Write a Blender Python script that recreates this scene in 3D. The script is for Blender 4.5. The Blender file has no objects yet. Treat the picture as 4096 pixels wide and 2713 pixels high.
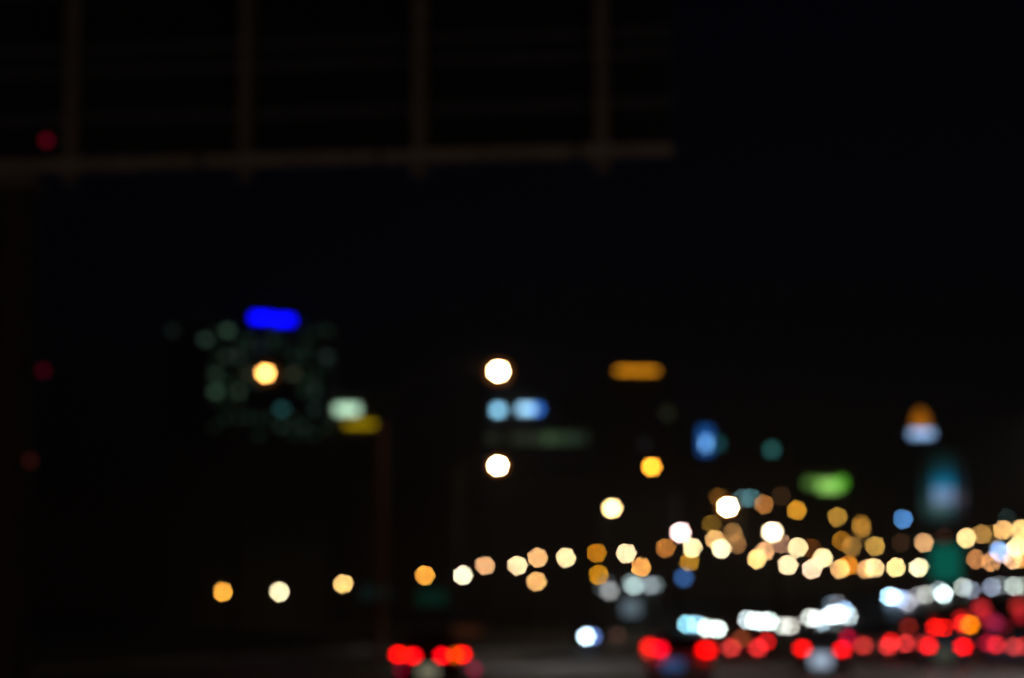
import bpy, bmesh, math, random
from mathutils import Vector, Matrix

# ------------------------------------------------------------------ camera, world, exposure
sc = bpy.context.scene
COL = sc.collection
CAM_H = 2.0
W_SRC, H_SRC = 4096.0, 2713.0            # size of the photograph
FOCAL, SENSOR = 50.0, 23.6
F = W_SRC * FOCAL / SENSOR               # focal length in photograph pixels
HORIZON = 2457.0
PITCH = math.atan((HORIZON - H_SRC / 2) / F)

cam_data = bpy.data.cameras.new("camera")
cam = bpy.data.objects.new("camera", cam_data)
COL.objects.link(cam)
cam.location = (0, 0, CAM_H)
cam.rotation_euler = (math.pi / 2 + PITCH, 0, 0)
cam_data.lens = FOCAL
cam_data.sensor_width = SENSOR
cam_data.clip_start = 0.1
cam_data.clip_end = 5000
cam_data.dof.use_dof = True
cam_data.dof.focus_distance = 1.84       # lens left focused close: the street is far out of focus
cam_data.dof.aperture_fstop = 2.8
cam_data.dof.aperture_blades = 7
cam_data.dof.aperture_rotation = math.radians(270)
sc.camera = cam

world = bpy.data.worlds.new("World")
sc.world = world
world.use_nodes = True
wn = world.node_tree.nodes
sky = wn.new("ShaderNodeTexSky")
sky.sky_type = 'NISHITA'
sky.sun_disc = False
sky.sun_elevation = math.radians(0.0)
sky.ozone_density = 6
sky.dust_density = 0
sky.sun_rotation = math.radians(180)
SKY_STRENGTH = 0.0024
bg = wn["Background"]
bg.inputs[1].default_value = SKY_STRENGTH
world.node_tree.links.new(sky.outputs[0], bg.inputs[0])

sc.view_settings.view_transform = 'Standard'
sc.view_settings.look = 'None'
sc.view_settings.exposure = 0
sc.view_settings.gamma = 1
sc.view_settings.use_curve_mapping = False
cy = sc.cycles
cy.max_bounces = 3
cy.diffuse_bounces = 1
cy.glossy_bounces = 2
cy.transmission_bounces = 2
cy.caustics_reflective = False
cy.caustics_refractive = False
cy.use_adaptive_sampling = False
cy.use_denoising = True
cy.denoiser = 'OPENIMAGEDENOISE'
cy.denoising_input_passes = 'RGB_ALBEDO_NORMAL'
cy.use_light_tree = True
cy.volume_bounces = 0
random.seed(7)

# ------------------------------------------------------------------ helpers
DISC = 2.736 * 41.0 ** 2                 # area of one blurred point in photograph pixels


def ray(px, py):
    u, v = (px - W_SRC / 2) / F, -(py - H_SRC / 2) / F
    c, s = math.cos(PITCH), math.sin(PITCH)
    return Vector((u, c - v * s, s + v * c))


def at(px, py, Y):
    d = ray(px, py)
    return Vector((0, 0, CAM_H)) + d * (Y / d.y)


PROFILE = [(0, 0), (180, 0), (200, .55), (215, 1.35), (228, 3.0), (246, 4.4), (262, 5.0), (300, 5.6), (400, 6.2), (3000, 6.5)]


def ground(x, y):
    t = .58 * x + .81 * y
    z = PROFILE[-1][1]
    for (a, za), (b, zb) in zip(PROFILE, PROFILE[1:]):
        if a <= t < b:
            z = za + (zb - za) * (t - a) / (b - a)
            break
    if t < 0:
        z = 0
    k = min(1, max(0, (x - 4) / 22))
    return z * k * k * (3 - 2 * k)


def lin(h):
    h = h.lstrip('#')
    out = []
    for i in (0, 2, 4):
        c = int(h[i:i + 2], 16) / 255
        out.append(c / 12.92 if c <= .04045 else ((c + .055) / 1.055) ** 2.4)
    return out


MATS = {}


def mat(name, col, rough=.6, metal=0, noise=.25, scale=3.0, bump=0.0, spec=.5):
    if name in MATS:
        return MATS[name]
    m = bpy.data.materials.new(name)
    m.use_nodes = True
    nt = m.node_tree
    b = nt.nodes["Principled BSDF"]
    tc = nt.nodes.new("ShaderNodeTexCoord")
    n = nt.nodes.new("ShaderNodeTexNoise")
    n.inputs["Scale"].default_value = scale
    n.inputs["Detail"].default_value = 6
    nt.links.new(tc.outputs["Object"], n.inputs["Vector"])
    r = nt.nodes.new("ShaderNodeValToRGB")
    r.color_ramp.elements[0].position = .3
    r.color_ramp.elements[1].position = .7
    r.color_ramp.elements[0].color = [c * (1 - noise) for c in col] + [1]
    r.color_ramp.elements[1].color = [min(1, c * (1 + noise)) for c in col] + [1]
    nt.links.new(n.outputs[0], r.inputs[0])
    nt.links.new(r.outputs[0], b.inputs["Base Color"])
    b.inputs["Roughness"].default_value = rough
    b.inputs["Metallic"].default_value = metal
    b.inputs["Specular IOR Level"].default_value = spec
    if bump:
        bp = nt.nodes.new("ShaderNodeBump")
        bp.inputs["Strength"].default_value = bump
        nt.links.new(n.outputs[0], bp.inputs["Height"])
        nt.links.new(bp.outputs[0], b.inputs["Normal"])
    MATS[name] = m
    return m


def glow(hexcol, k):
    """A lit lens, sign face or window: emission of the given colour times k."""
    key = "lit_%s_%.4g" % (hexcol.lstrip('#'), k)
    if key in MATS:
        return MATS[key]
    m = bpy.data.materials.new(key)
    m.use_nodes = True
    nt = m.node_tree
    nt.nodes.remove(nt.nodes["Principled BSDF"])
    e = nt.nodes.new("ShaderNodeEmission")
    e.inputs[0].default_value = lin(hexcol) + [1]
    e.inputs[1].default_value = k
    nt.links.new(e.outputs[0], nt.nodes["Material Output"].inputs[0])
    MATS[key] = m
    return m


def glow_px(hexcol, k, area_px):
    """Emission that spreads to the colour times k once a lens of area_px is blurred over the disc."""
    return glow(hexcol, k * max(1.0, DISC / area_px))


def link(name, mesh, m, parent=None, loc=None):
    o = bpy.data.objects.new(name, mesh)
    COL.objects.link(o)
    if m is not None and len(mesh.materials) == 0:
        mesh.materials.append(m)
    elif m is not None and mesh.materials[0] != m:
        o.material_slots[0].link = 'OBJECT'
        o.material_slots[0].material = m
    if parent is not None:
        o.parent = parent
    if loc is not None:
        o.location = loc
    return o


def thing(name, label, cat, loc=(0, 0, 0), rz=0, group=None):
    o = bpy.data.objects.new(name, None)
    COL.objects.link(o)
    o.location = loc
    o.rotation_euler = (0, 0, rz)
    o.empty_display_size = .3
    tag(o, label, cat, group)
    return o


def tag(o, label, cat, group=None):
    o["label"] = label
    o["category"] = cat
    if group:
        o["group"] = group
    return o


def mesh_of(bm, name="mesh", smooth=False):
    me = bpy.data.meshes.new(name)
    bmesh.ops.recalc_face_normals(bm, faces=bm.faces[:])
    bm.to_mesh(me)
    bm.free()
    if smooth:
        for p in me.polygons:
            p.use_smooth = True
    return me


def bm_box(bm, c, s, bevel=0.0):
    r = bmesh.ops.create_cube(bm, size=1)
    for v in r["verts"]:
        v.co = Vector((v.co.x * s[0] + c[0], v.co.y * s[1] + c[1], v.co.z * s[2] + c[2]))
    if bevel:
        es = list({e for v in r["verts"] for e in v.link_edges})
        bmesh.ops.bevel(bm, geom=es, offset=bevel, segments=2, affect='EDGES', profile=.6)


def box_mesh(c, s, bevel=0.0):
    bm = bmesh.new()
    bm_box(bm, c, s, bevel)
    return mesh_of(bm)


def bm_tube(bm, pts, radii, seg=10):
    rings = []
    n = len(pts)
    for i, p in enumerate(pts):
        p = Vector(p)
        a = Vector(pts[max(0, i - 1)])
        b = Vector(pts[min(n - 1, i + 1)])
        d = (b - a).normalized()
        up = Vector((0, 0, 1)) if abs(d.z) < .95 else Vector((0, 1, 0))
        x = d.cross(up).normalized()
        y = x.cross(d).normalized()
        rings.append([bm.verts.new(p + (x * math.cos(t) + y * math.sin(t)) * radii[i])
                      for t in [2 * math.pi * k / seg for k in range(seg)]])
    for r0, r1 in zip(rings, rings[1:]):
        for k in range(seg):
            bm.faces.new((r0[k], r0[(k + 1) % seg], r1[(k + 1) % seg], r1[k]))
    bm.faces.new(rings[0])
    bm.faces.new(rings[-1])


def tube_mesh(pts, radii, seg=10):
    bm = bmesh.new()
    bm_tube(bm, pts, radii, seg)
    return mesh_of(bm, smooth=False)


def ellipsoid_mesh(a, b, c, u=14, v=9):
    bm = bmesh.new()
    bmesh.ops.create_uvsphere(bm, u_segments=u, v_segments=v, radius=1)
    for w in bm.verts:
        w.co = Vector((w.co.x * a, w.co.y * b, w.co.z * c))
    return mesh_of(bm, smooth=True)


def loft_mesh(stations, bevel=0):
    bm = bmesh.new()
    rings = [[bm.verts.new(p) for p in st] for st in stations]
    n = len(rings[0])
    for r0, r1 in zip(rings, rings[1:]):
        for k in range(n):
            bm.faces.new((r0[k], r0[(k + 1) % n], r1[(k + 1) % n], r1[k]))
    bm.faces.new(rings[0])
    bm.faces.new(rings[-1])
    return mesh_of(bm, smooth=False)


def quad_panel(p, thick=.012):
    """A pane from four corners, given a little thickness along its normal."""
    p = [Vector(q) for q in p]
    n = (p[1] - p[0]).cross(p[3] - p[0]).normalized() * thick
    bm = bmesh.new()
    a = [bm.verts.new(q) for q in p]
    b = [bm.verts.new(q + n) for q in p]
    bm.faces.new(a)
    bm.faces.new(b)
    for k in range(4):
        bm.faces.new((a[k], a[(k + 1) % 4], b[(k + 1) % 4], b[k]))
    return mesh_of(bm)


def structure(o):
    o["kind"] = "structure"
    return o


STEEL = mat("galvanised_steel", (.16, .155, .15), .6, .3)
LAMPSTEEL = mat("dark_lamp_post_paint", (.02, .018, .017), .7, 0)
DARKMETAL = mat("dark_painted_metal", (.06, .06, .065), .5, .3)
BLACK = mat("black_rubber", (.02, .02, .02), .8)
CHROME = mat("wheel_alloy", (.4, .4, .42), .35, .8)
GLASSD = mat("dark_glass", (.015, .018, .02), .08, 0, .1)
BROWNPOST = mat("brown_post_paint", (.3, .14, .09), .8, 0)
RUST = mat("rusty_steel", (.27, .215, .18), .8, .1, .3, 5, .2)

# ------------------------------------------------------------------ ground and roads
xs = sorted(set([-900, -600, -400, -300, -200, -150, -120] + list(range(-100, 161, 5)) + [180, 220, 300, 400, 600, 900]))
ys = sorted(set([-60, -30] + list(range(0, 421, 5)) + [450, 500, 600, 700, 850, 1000, 1300, 1800, 2500, 3500]))
verts = [(x, y, ground(x, y) - .02) for y in ys for x in xs]
nx = len(xs)
faces = [(j * nx + i, j * nx + i + 1, (j + 1) * nx + i + 1, (j + 1) * nx + i) for j in range(len(ys) - 1) for i in range(nx - 1)]
me = bpy.data.meshes.new("ground")
me.from_pydata(verts, [], faces)
structure(link("ground", me, mat("dry_verge_soil", (.055, .045, .035), .95, 0, .4, .3, .3)))

ASPHALT = mat("asphalt", (.085, .083, .082), .55, 0, .3, 1.2, .25)
PAINT = mat("road_paint", (.6, .6, .57), .6, 0, .2, 2)
KERB = mat("kerb_concrete", (.3, .29, .28), .8, 0, .2, 2)


def spline(pts, step=4.0):
    out = []
    P = [Vector(p) for p in pts]
    for i in range(len(P) - 1):
        p0, p1, p2, p3 = P[max(0, i - 1)], P[i], P[i + 1], P[min(len(P) - 1, i + 2)]
        n = max(2, int((p2 - p1).length / step))
        for k in range(n):
            t = k / n
            out.append(.5 * ((2 * p1) + (p2 - p0) * t + (2 * p0 - 5 * p1 + 4 * p2 - p3) * t * t + (3 * p1 - p0 - 3 * p2 + p3) * t ** 3))
    out.append(P[-1])
    return out


def offsets(path, w):
    res = []
    for i, p in enumerate(path):
        d = (path[min(i + 1, len(path) - 1)] - path[max(i - 1, 0)]).normalized()
        res.append(p + Vector((d.y, -d.x)) * w)
    return res


def ribbon(path, w0, w1, dz, h=0):
    """Strip of road between two sideways offsets, lying dz above the terrain (h: real height, for kerbs)."""
    A, B = offsets(path, w0), offsets(path, w1)
    bm = bmesh.new()
    top = []
    for a, b in zip(A, B):
        c = (a + b) / 2
        if h == 0:
            top.append([bm.verts.new((a.x, a.y, ground(a.x, a.y) + dz)), bm.verts.new((b.x, b.y, ground(b.x, b.y) + dz))])
        else:
            za, zb = ground(a.x, a.y), ground(b.x, b.y)
            top.append([bm.verts.new((a.x, a.y, za - .05)), bm.verts.new((a.x, a.y, za + h)),
                        bm.verts.new((b.x, b.y, zb + h)), bm.verts.new((b.x, b.y, zb - .05))])
    for r0, r1 in zip(top, top[1:]):
        for k in range(len(r0) - 1):
            bm.faces.new((r0[k], r0[k + 1], r1[k + 1], r1[k]))
    return mesh_of(bm)


OUT = spline([(-1, -40), (0, 0), (1, 25), (4, 50), (10.5, 75), (22, 105), (42, 145), (75, 190), (120, 235)])
INC = spline([(-22, -40), (-19, 0), (-15, 40), (-8, 80), (1, 130), (9, 180), (18, 212), (27, 229), (38, 242), (48, 255), (60, 270), (85, 298), (140, 350)])
for nm, path, hw in (("road", OUT, 8.5), ("road", INC, 6.5)):
    road = structure(link(nm, ribbon(path, -hw, hw, .012), ASPHALT))
    for s in (-1, 1):
        a, b = sorted((s * (hw - .45), s * (hw - .3)))
        link("edge_line", ribbon(path, a, b, .018), PAINT, road)
        a, b = sorted((s * hw, s * (hw + .25)))
        link("kerb", ribbon(path, a, b, 0, .13), KERB, road)
        a, b = sorted((s * (hw + .25), s * (hw + 2.6)))
        if not (path is INC and s == 1):
            structure(link("pavement", ribbon(path, a, b, 0, .125), mat("pavement_concrete", (.2, .19, .18), .85, 0, .3, 1.5, .2)))
    lanes = (-4.2, 0, 4.2) if path is OUT else (-2.1, 2.1)
    for off in lanes:
        for i in range(0, len(path) - 1, 3):
            link("lane_dash", ribbon(path[i:i + 2], off - .07, off + .07, .018), PAINT, road)


def road_gap(x, y):
    d = 1e9
    for path, hw in ((OUT, 8.5), (INC, 6.5)):
        d = min(d, min((Vector((x, y)) - p).length for p in path) - hw)
    return d


# ------------------------------------------------------------------ street lamps
LAMP_GROUP = "street lamps along the roads"


def crossing(px, py, hh):
    y, prev = 40.0, None
    while y < 900:
        q = at(px, py, y)
        e = q.z - ground(q.x, q.y) - hh
        if prev is not None and prev < 0 <= e:
            return y
        prev = e
        y += .5
    return None


def street_lamp(px, py, col, k, h, label, apx=5.4, reach=None, spot=0.0, rise=.55, paint=None, halo_glow=0.0, tilt=0.0, girth=1.0):
    # stand the lamp where its own height puts it on the line of sight, clear of the carriageways,
    # with its pole out of the line of the lamps and headlights behind
    paint = paint or LAMPSTEEL
    best = None
    for dh in (0,) if reach is not None else (0, -.5, .5, -1, 1, -1.5, 1.5, 2.2, -2, 3):
        hh = h + dh
        Y = crossing(px, py, hh)
        if Y is None:
            continue
        q = at(px, py, Y)
        for r in ((-1.3, 1.3, -1.0, 1.0, -1.7, 1.7, -.8, .8, -2.1, 2.1) if reach is None else (reach,)):
            base_px = px + r * F / Y
            clear = 60.0
            for (lx, ly) in LIGHTS:
                if ly > py + 6:
                    clear = min(clear, abs(lx - base_px))
            g = road_gap(q.x + r, q.y)
            score = min(clear, 18) / 18 + (min(0, g - .4) * .25 if g < .4 else 0) - abs(dh) * .12 - abs(abs(r) - 1.3) * .1
            if best is None or score > best[0]:
                best = (score, Y, hh, r)
    sc_, Y, hh, side = best
    side /= 1.3
    q = at(px, py, Y)
    a = min(.6, max(.1, apx * Y / F))
    b = a * .85
    base = Vector((q.x + side * 1.3, q.y, ground(q.x + side * 1.3, q.y)))
    t = thing("street_lamp", label, "street lamp", base, 0, LAMP_GROUP)
    L = q - base
    top = L.z + .18
    link("base", tube_mesh([(0, 0, 0), (0, 0, .35), (0, 0, .42)], [.17, .17, .1], 8), paint, t)
    link("pole", tube_mesh([(0, 0, .4), (0, 0, top - rise)], [.1 * girth, .065 * girth], 8), paint, t)
    sx = L.x
    link("arm", tube_mesh([(0, 0, top - rise), (sx * .12, 0, top - rise * .35), (sx * .4, 0, top - rise * .05), (sx * .85, 0, top + b * .6)],
                          [.06, .055, .05, .045], 8), LAMPSTEEL, t)
    hs = [[(sx - 1.15 * a, w * .5 * b, L.z + .62 * b) for w in (-1, 1)] + [(sx - 1.15 * a, w * .4 * b, L.z + 1.1 * b) for w in (1, -1)],
          [(sx, w * 1.05 * b, L.z + .62 * b) for w in (-1, 1)] + [(sx, w * .7 * b, L.z + 1.45 * b) for w in (1, -1)],
          [(sx + 1.05 * a, w * .8 * b, L.z + .62 * b) for w in (-1, 1)] + [(sx + 1.05 * a, w * .5 * b, L.z + 1.05 * b) for w in (1, -1)]]
    link("housing", loft_mesh(hs), paint, t)
    area = math.pi * a * b * (F / Y) ** 2
    link("lens", ellipsoid_mesh(a, b, b), glow_px(col, k * 1.6 * math.exp(.00034 * Y), area), t, L)
    if halo_glow:
        # added glowing shells behind the lens that paint the lamp's warm halo
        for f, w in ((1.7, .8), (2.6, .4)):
            link("halo_shell", ellipsoid_mesh(a * f, b * .5, b * f), glow_px('#ff9a3c', halo_glow * w, area * f * f), t, L + Vector((0, b * (1.1 + f * .5), 0)))
    if spot:
        ld = bpy.data.lights.new("lamp_light", 'SPOT')
        ld.energy = spot
        ld.color = (.94, .95, 1)
        ld.spot_size = math.radians(100)
        ld.spot_blend = .6
        ld.shadow_soft_size = .2
        lo = bpy.data.objects.new("lamp_light", ld)
        COL.objects.link(lo)
        lo.parent = t
        lo.location = L - Vector((0, 0, b * 1.15))
        lo.rotation_euler = (0, -tilt, 0)
    return t


LAMPS = [
    # px, py, colour, strength, height, label
    (1994, 1484, '#ffd49a', 18, 11, "large glaring white street lamp on a long sloping arm, highest of all the lamps", dict(apx=20, spot=2000, reach=-4.35, rise=2.2, paint=BROWNPOST, halo_glow=.34, tilt=.4, girth=1.7)),
    (1992, 1862, '#ffd8a4', 13, 10, "glaring white street lamp directly below the highest one", dict(apx=13, spot=700, reach=-2.2, halo_glow=.4)),
    (1062, 1492, '#ffb058', 3.0, 11, "cream and orange street lamp in front of the tower with blue sign", dict(apx=19, spot=60, halo_glow=.12)),
    (2606, 1867, '#ffa42c', 1.7, 10, "golden yellow street lamp below the orange strip sign", dict(apx=13, spot=500)),
    (2448, 2033, '#ffd48c', 2.6, 10, "cream street lamp alone between the golden lamp and the low row", dict(apx=12, spot=500)),
    (2911, 2028, '#ffd8a0', 12, 10, "dazzling white street lamp with halo above the crowded lamps", dict(apx=12, spot=700, halo_glow=.5)),
    (2722, 2129, '#ffd4d0', 2.2, 9.5, "pinkish white street lamp above the brown orange one", dict(apx=12, spot=400)),
    (3089, 2128, '#ffe4b8', 3.0, 9.5, "bright cream white street lamp over the right hand lamp chain", dict(apx=12, spot=400)),
    (891, 2368, '#f0a23c', .95, 6, "orange street lamp, leftmost of the low row at left", {}),
    (1118, 2368, '#fff0bc', 1.0, 6, "pale cream street lamp, second of the low row at left", {}),
    (1373, 2336, '#fbc878', 1.0, 6.4, "light amber street lamp, third of the low row at left", {}),
    (1699, 2302, '#e59a3a', 1.0, 6.6, "deep orange street lamp above the dim green road signs", {}),
    (1852, 2301, '#fff0c8', 1.0, 6.6, "pale cream street lamp next to the deep orange one", {}),
    (1940, 2262, '#d09a6a', 1.0, 7.2, "dull tan street lamp touching the pale cream one", {}),
    (2070, 2262, '#fbd9a2', 1.0, 7.2, "creamy street lamp touching an upper tan lamp at its side", {}),
    (2151, 2232, '#e0a96e', 1.0, 7.6, "upper tan street lamp of the two stacked one above another", {}),
    (2145, 2327, '#e2aa66', 1.0, 6.4, "lower tan street lamp of the two stacked one above another", {}),
    (2263, 2231, '#fcdca0', 1.0, 7.6, "cream street lamp between the tan pair and the dark gold pair", {}),
    (2387, 2213, '#a0640f', 1.0, 7.8, "upper dark orange street lamp of the dark gold pair", {}),
    (2395, 2299, '#a8700f', 1.0, 6.8, "lower dark gold street lamp beside the grey white canopy lights", {}),
    (2504, 2213, '#ffe0aa', 1.05, 7.8, "cream street lamp above left of an orange tan lamp", {}),
    (2565, 2268, '#d8954a', 1.0, 7.0, "orange tan street lamp just over the grey white canopy lights", {}),
    (2662, 2192, '#9c6028', 1.0, 8.0, "brown orange street lamp below the pinkish white one", {}),
    (2769, 2191, '#ffe6a8', 1.0, 8.0, "yellow cream street lamp overlapping a dull olive gold one below", {}),
    (2758, 2247, '#93691c', .95, 7.2, "dull olive gold street lamp above the small blue sign", {}),
    (2859, 2158, '#d0a060', .95, 8.4, "tan street lamp half covered by a brilliant cream one", {}),
    (2885, 2195, '#fff0bc', 1.0, 8.0, "brilliant cream street lamp in front of a tan one", {}),
    (2931, 2130, '#7d5a30', .95, 8.8, "upper brown street lamp below the dazzling white one", {}),
    (2947, 2176, '#7a5430', .95, 8.2, "lower brown street lamp right of the brilliant cream one", {}),
    (2846, 2097, '#5a4012', .95, 9.2, "dim olive street lamp left below the dazzling white one", {}),
    (2874, 1989, '#4a2e0c', .95, 11, "faint brown street lamp peeping out behind the dazzling white one", {}),
    (2969, 1994, '#334c50', .95, 11, "dim teal grey street lamp right of the dazzling white one", {}),
    (3005, 1992, '#2c4c4e', .95, 11, "second dim teal street lamp, overlapping a brown orange one", {}),
    (3055, 2017, '#8f5a2a', .95, 10.5, "brown orange street lamp next to the two dim teal ones", {}),
    (3124, 1984, '#24160b', .95, 11, "barely lit dark brown street lamp left of the green sign", {}),
    (3129, 2176, '#85604a', .95, 8.2, "dull brown street lamp tucked behind the bright cream white one", {}),
    (3059, 2205, '#d09868', .95, 7.8, "tan street lamp overlapping a yellow lamp lower left of it", {}),
    (3027, 2236, '#ffd280', 1.0, 7.4, "yellow tan street lamp at the left end of the right chain", {}),
    (3193, 2191, '#ffecac', 1.0, 8.0, "bright yellow cream street lamp hiding a dark orange one", {}),
    (3151, 2261, '#ffdcaa', 1.05, 7.4, "cream street lamp second from left along the bottom of the chain", {}),
    (3247, 2193, '#4a2508', .95, 8.0, "dark orange brown street lamp behind the bright yellow cream one", {}),
    (3291, 2232, '#ffecac', 1.0, 7.6, "yellow cream street lamp overlapping a pinkish tan one below", {}),
    (3247, 2277, '#f5cfa8', 1.0, 7.2, "pinkish tan street lamp third along the bottom of the chain", {}),
    (3359, 2276, '#dca868', 1.0, 7.2, "tan street lamp overlapping a strong orange one", {}),
    (3392, 2262, '#c8741a', .95, 7.4, "strong orange street lamp behind a tan one in the chain", {}),
    (3464, 2276, '#d09c60', .95, 7.2, "tan street lamp half behind a creamy one in the chain", {}),
    (3497, 2271, '#ecc68a', 1.0, 7.2, "creamy street lamp half over a tan one in the chain", {}),
    (3583, 2270, '#ffdc90', 1.0, 7.2, "warm yellow street lamp second from the teal road sign", {}),
    (3675, 2271, '#fff0bc', 1.0, 7.2, "bright cream street lamp touching the teal road sign", {}),
    (3187, 2042, '#b27a20', 1.0, 10, "lone gold street lamp below the green sign", {}),
    (3350, 2068, '#96702a', 1.0, 9.8, "lone dull gold street lamp right of the lone gold one", {}),
    (3444, 2096, '#6a4816', .95, 9.4, "upper gold street lamp of three stacked on each other", {}),
    (3446, 2113, '#6a4a18', .95, 9.2, "middle gold street lamp of three stacked on each other", {}),
    (3448, 2132, '#3a2810', .95, 9.0, "lowest and faintest gold street lamp of three stacked on each other", {}),
    (3366, 2163, '#7a4f10', .95, 8.6, "dark gold street lamp overlapping a brown gold one", {}),
    (3407, 2186, '#7a5828', .95, 8.4, "brown gold street lamp overlapping a dark gold one", {}),
    (3500, 2185, '#a5803a', 1.0, 8.4, "olive gold street lamp alone above the chain", {}),
    (3604, 2171, '#25160c', .95, 8.4, "nearly dark brown street lamp below the blue lamp", {}),
    (3612, 2077, '#4f88c4', .68, 9.6, "single clear blue street lamp below the teal lit tower", {}),
    (3695, 2171, '#c09060', 1.0, 8.4, "tan street lamp above the left corner of the teal road sign", {}),
    (3777, 2148, '#1c0b07', .95, 8.6, "nearly dark reddish street lamp above the teal road sign", {}),
    (3865, 2152, '#fcd48e', 1.0, 8.6, "bright cream gold street lamp right of the nearly dark reddish one", {}),
    (3926, 2137, '#8f6a35', .95, 8.8, "brown gold street lamp between a cream gold and a tan one", {}),
    (3970, 2140, '#5a4218', .9, 8.8, "dim gold street lamp mostly hidden by the tan one", {}),
    (4013, 2120, '#dcaa66', .95, 9.0, "tan street lamp second from the right edge, upper right group", {}),
    (4055, 2120, '#4a3415', .9, 9.0, "dim brown street lamp between the two upper ones at right edge", {}),
    (4086, 2117, '#f0c078', 1.0, 9.0, "cream gold street lamp cut by the right edge of the picture", {}),
    (4028, 2072, '#101a19', 1.0, 9.6, "faint grey green street lamp above the upper right group", {}),
    (3904, 2237, '#9f693d', 1.0, 8.0, "brown street lamp right of the teal road sign", {}),
    (3965, 2247, '#b88050', .95, 7.8, "tan street lamp below the pale blue one", {}),
    (3994, 2200, '#6f9acc', .8, 8.2, "pale blue street lamp among tan ones at right", {}),
    (4008, 2216, '#9aa4c4', .6, 8.2, "pale lilac street lamp overlapping the pale blue one", {}),
    (4066, 2186, '#ffe8a0', 1.0, 8.4, "bright yellow cream street lamp low at the right edge", {}),
    (4052, 2238, '#e8b080', .9, 7.8, "pinkish tan street lamp lowest in the right edge group", {}),
    (4090, 2236, '#c08038', .8, 7.8, "orange tan street lamp cut by the right edge, lowest", {}),
]
LIGHTS = [(l[0], l[1]) for l in LAMPS] + [(2344, 2546), (2746, 2497), (2784, 2497), (2825, 2512), (2872, 2517), (2987, 2479), (3014, 2483), (3043, 2485),
          (3076, 2484), (3129, 2504), (3163, 2504), (3238, 2471), (3266, 2474), (3322, 2461), (3352, 2458), (3378, 2440), (3396, 2464), (3552, 2386),
          (3573, 2388), (3600, 2394), (3632, 2412), (3668, 2384), (3704, 2378), (3756, 2362), (3774, 2376), (3851, 2350), (3884, 2360), (3967, 2350),
          (4002, 2342), (4056, 2345), (3783, 2252), (2735, 2311), (2438, 2364), (2522, 2331), (2534, 2345), (2600, 2342), (2526, 2432)]
for (px, py, col, k, h, label, kw) in LAMPS:
    street_lamp(px, py, col, k, h, label, **kw)



def row_lamp(x, y, z, reach, label, L, spot, col='#ffc88c'):
    """A lamp of the same rows standing beside or behind the camera, outside the picture."""
    t = thing("street_lamp", label, "street lamp", (x - reach, y, ground(x, y)), 0, LAMP_GROUP)
    link("base", tube_mesh([(0, 0, 0), (0, 0, .35), (0, 0, .42)], [.17, .17, .1], 8), LAMPSTEEL, t)
    link("pole", tube_mesh([(0, 0, .4), (0, 0, z - .4)], [.1, .065], 8), LAMPSTEEL, t)
    link("arm", tube_mesh([(0, 0, z - .4), (reach * .2, 0, z), (reach * .85, 0, z + .15)], [.06, .05, .045], 8), LAMPSTEEL, t)
    link("housing", box_mesh((reach, 0, z + .18), (.8, .34, .12), .04), LAMPSTEEL, t)
    link("lens", ellipsoid_mesh(.34, .15, .1), glow(col, L), t, Vector((reach, 0, z + .08)))
    ld = bpy.data.lights.new("lamp_light", 'SPOT')
    ld.energy = spot
    ld.color = lin(col)
    ld.spot_size = math.radians(150)
    ld.spot_blend = .5
    ld.shadow_soft_size = .2
    lo = bpy.data.objects.new("lamp_light", ld)
    COL.objects.link(lo)
    lo.parent = t
    lo.location = (reach, 0, z - .06)


row_lamp(11.5, 24, 9, -1.6, "warm street lamp standing right of the camera, just out of the picture", 300, 300, '#ffe6cc')
row_lamp(-11.5, 20, 9, 1.6, "warm street lamp standing left of the camera, just out of the picture", 260, 60, '#ffe6cc')
row_lamp(18.6, 72, 9.5, -1.6, "pale street lamp beyond the right picture edge beside the queue", 60, 2600, '#fff2e8')

# ------------------------------------------------------------------ vehicles
def wheel_parts(parent, x, y, r=.32, w=.2):
    bm = bmesh.new()
    bm_tube(bm, [(-w / 2, 0, 0), (-w / 2 + .03, 0, 0), (w / 2 - .03, 0, 0), (w / 2, 0, 0)], [r * .86, r, r, r * .86], 18)
    wo = link("wheel", mesh_of(bm), BLACK, parent, (x, y, r))
    bm = bmesh.new()
    bm_tube(bm, [(-w / 2 - .006, 0, 0), (w / 2 + .006, 0, 0)], [r * .6, r * .6], 14)
    link("rim", mesh_of(bm), CHROME, wo)


def sect(y, hw, z0, z1, tuck=.10, crown=.05):
    return [(-hw * .92, y, z0), (-hw, y, z0 + .16), (-hw, y, z1 - .16), (-hw + tuck, y, z1 - crown * .6), (0, y, z1),
            (hw - tuck, y, z1 - crown * .6), (hw, y, z1 - .16), (hw, y, z0 + .16), (hw * .92, y, z0)]


KIND = {  # length, half width, sill, rear deck, bonnet, roof, cabin (rear base, rear top, front top, front base)
    'saloon': (4.6, .89, .2, .98, .92, 1.45, (-1.75, -1.05, .35, 1.15)),
    'hatchback': (4.1, .86, .2, .95, .93, 1.5, (-1.95, -1.6, .3, 1.1)),
    'suv': (4.6, .94, .26, 1.08, 1.08, 1.74, (-2.2, -1.9, .35, 1.15)),
    'van': (5.2, .98, .26, 1.15, 1.15, 2.25, (-2.55, -2.5, 1.2, 1.95)),
}


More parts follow.
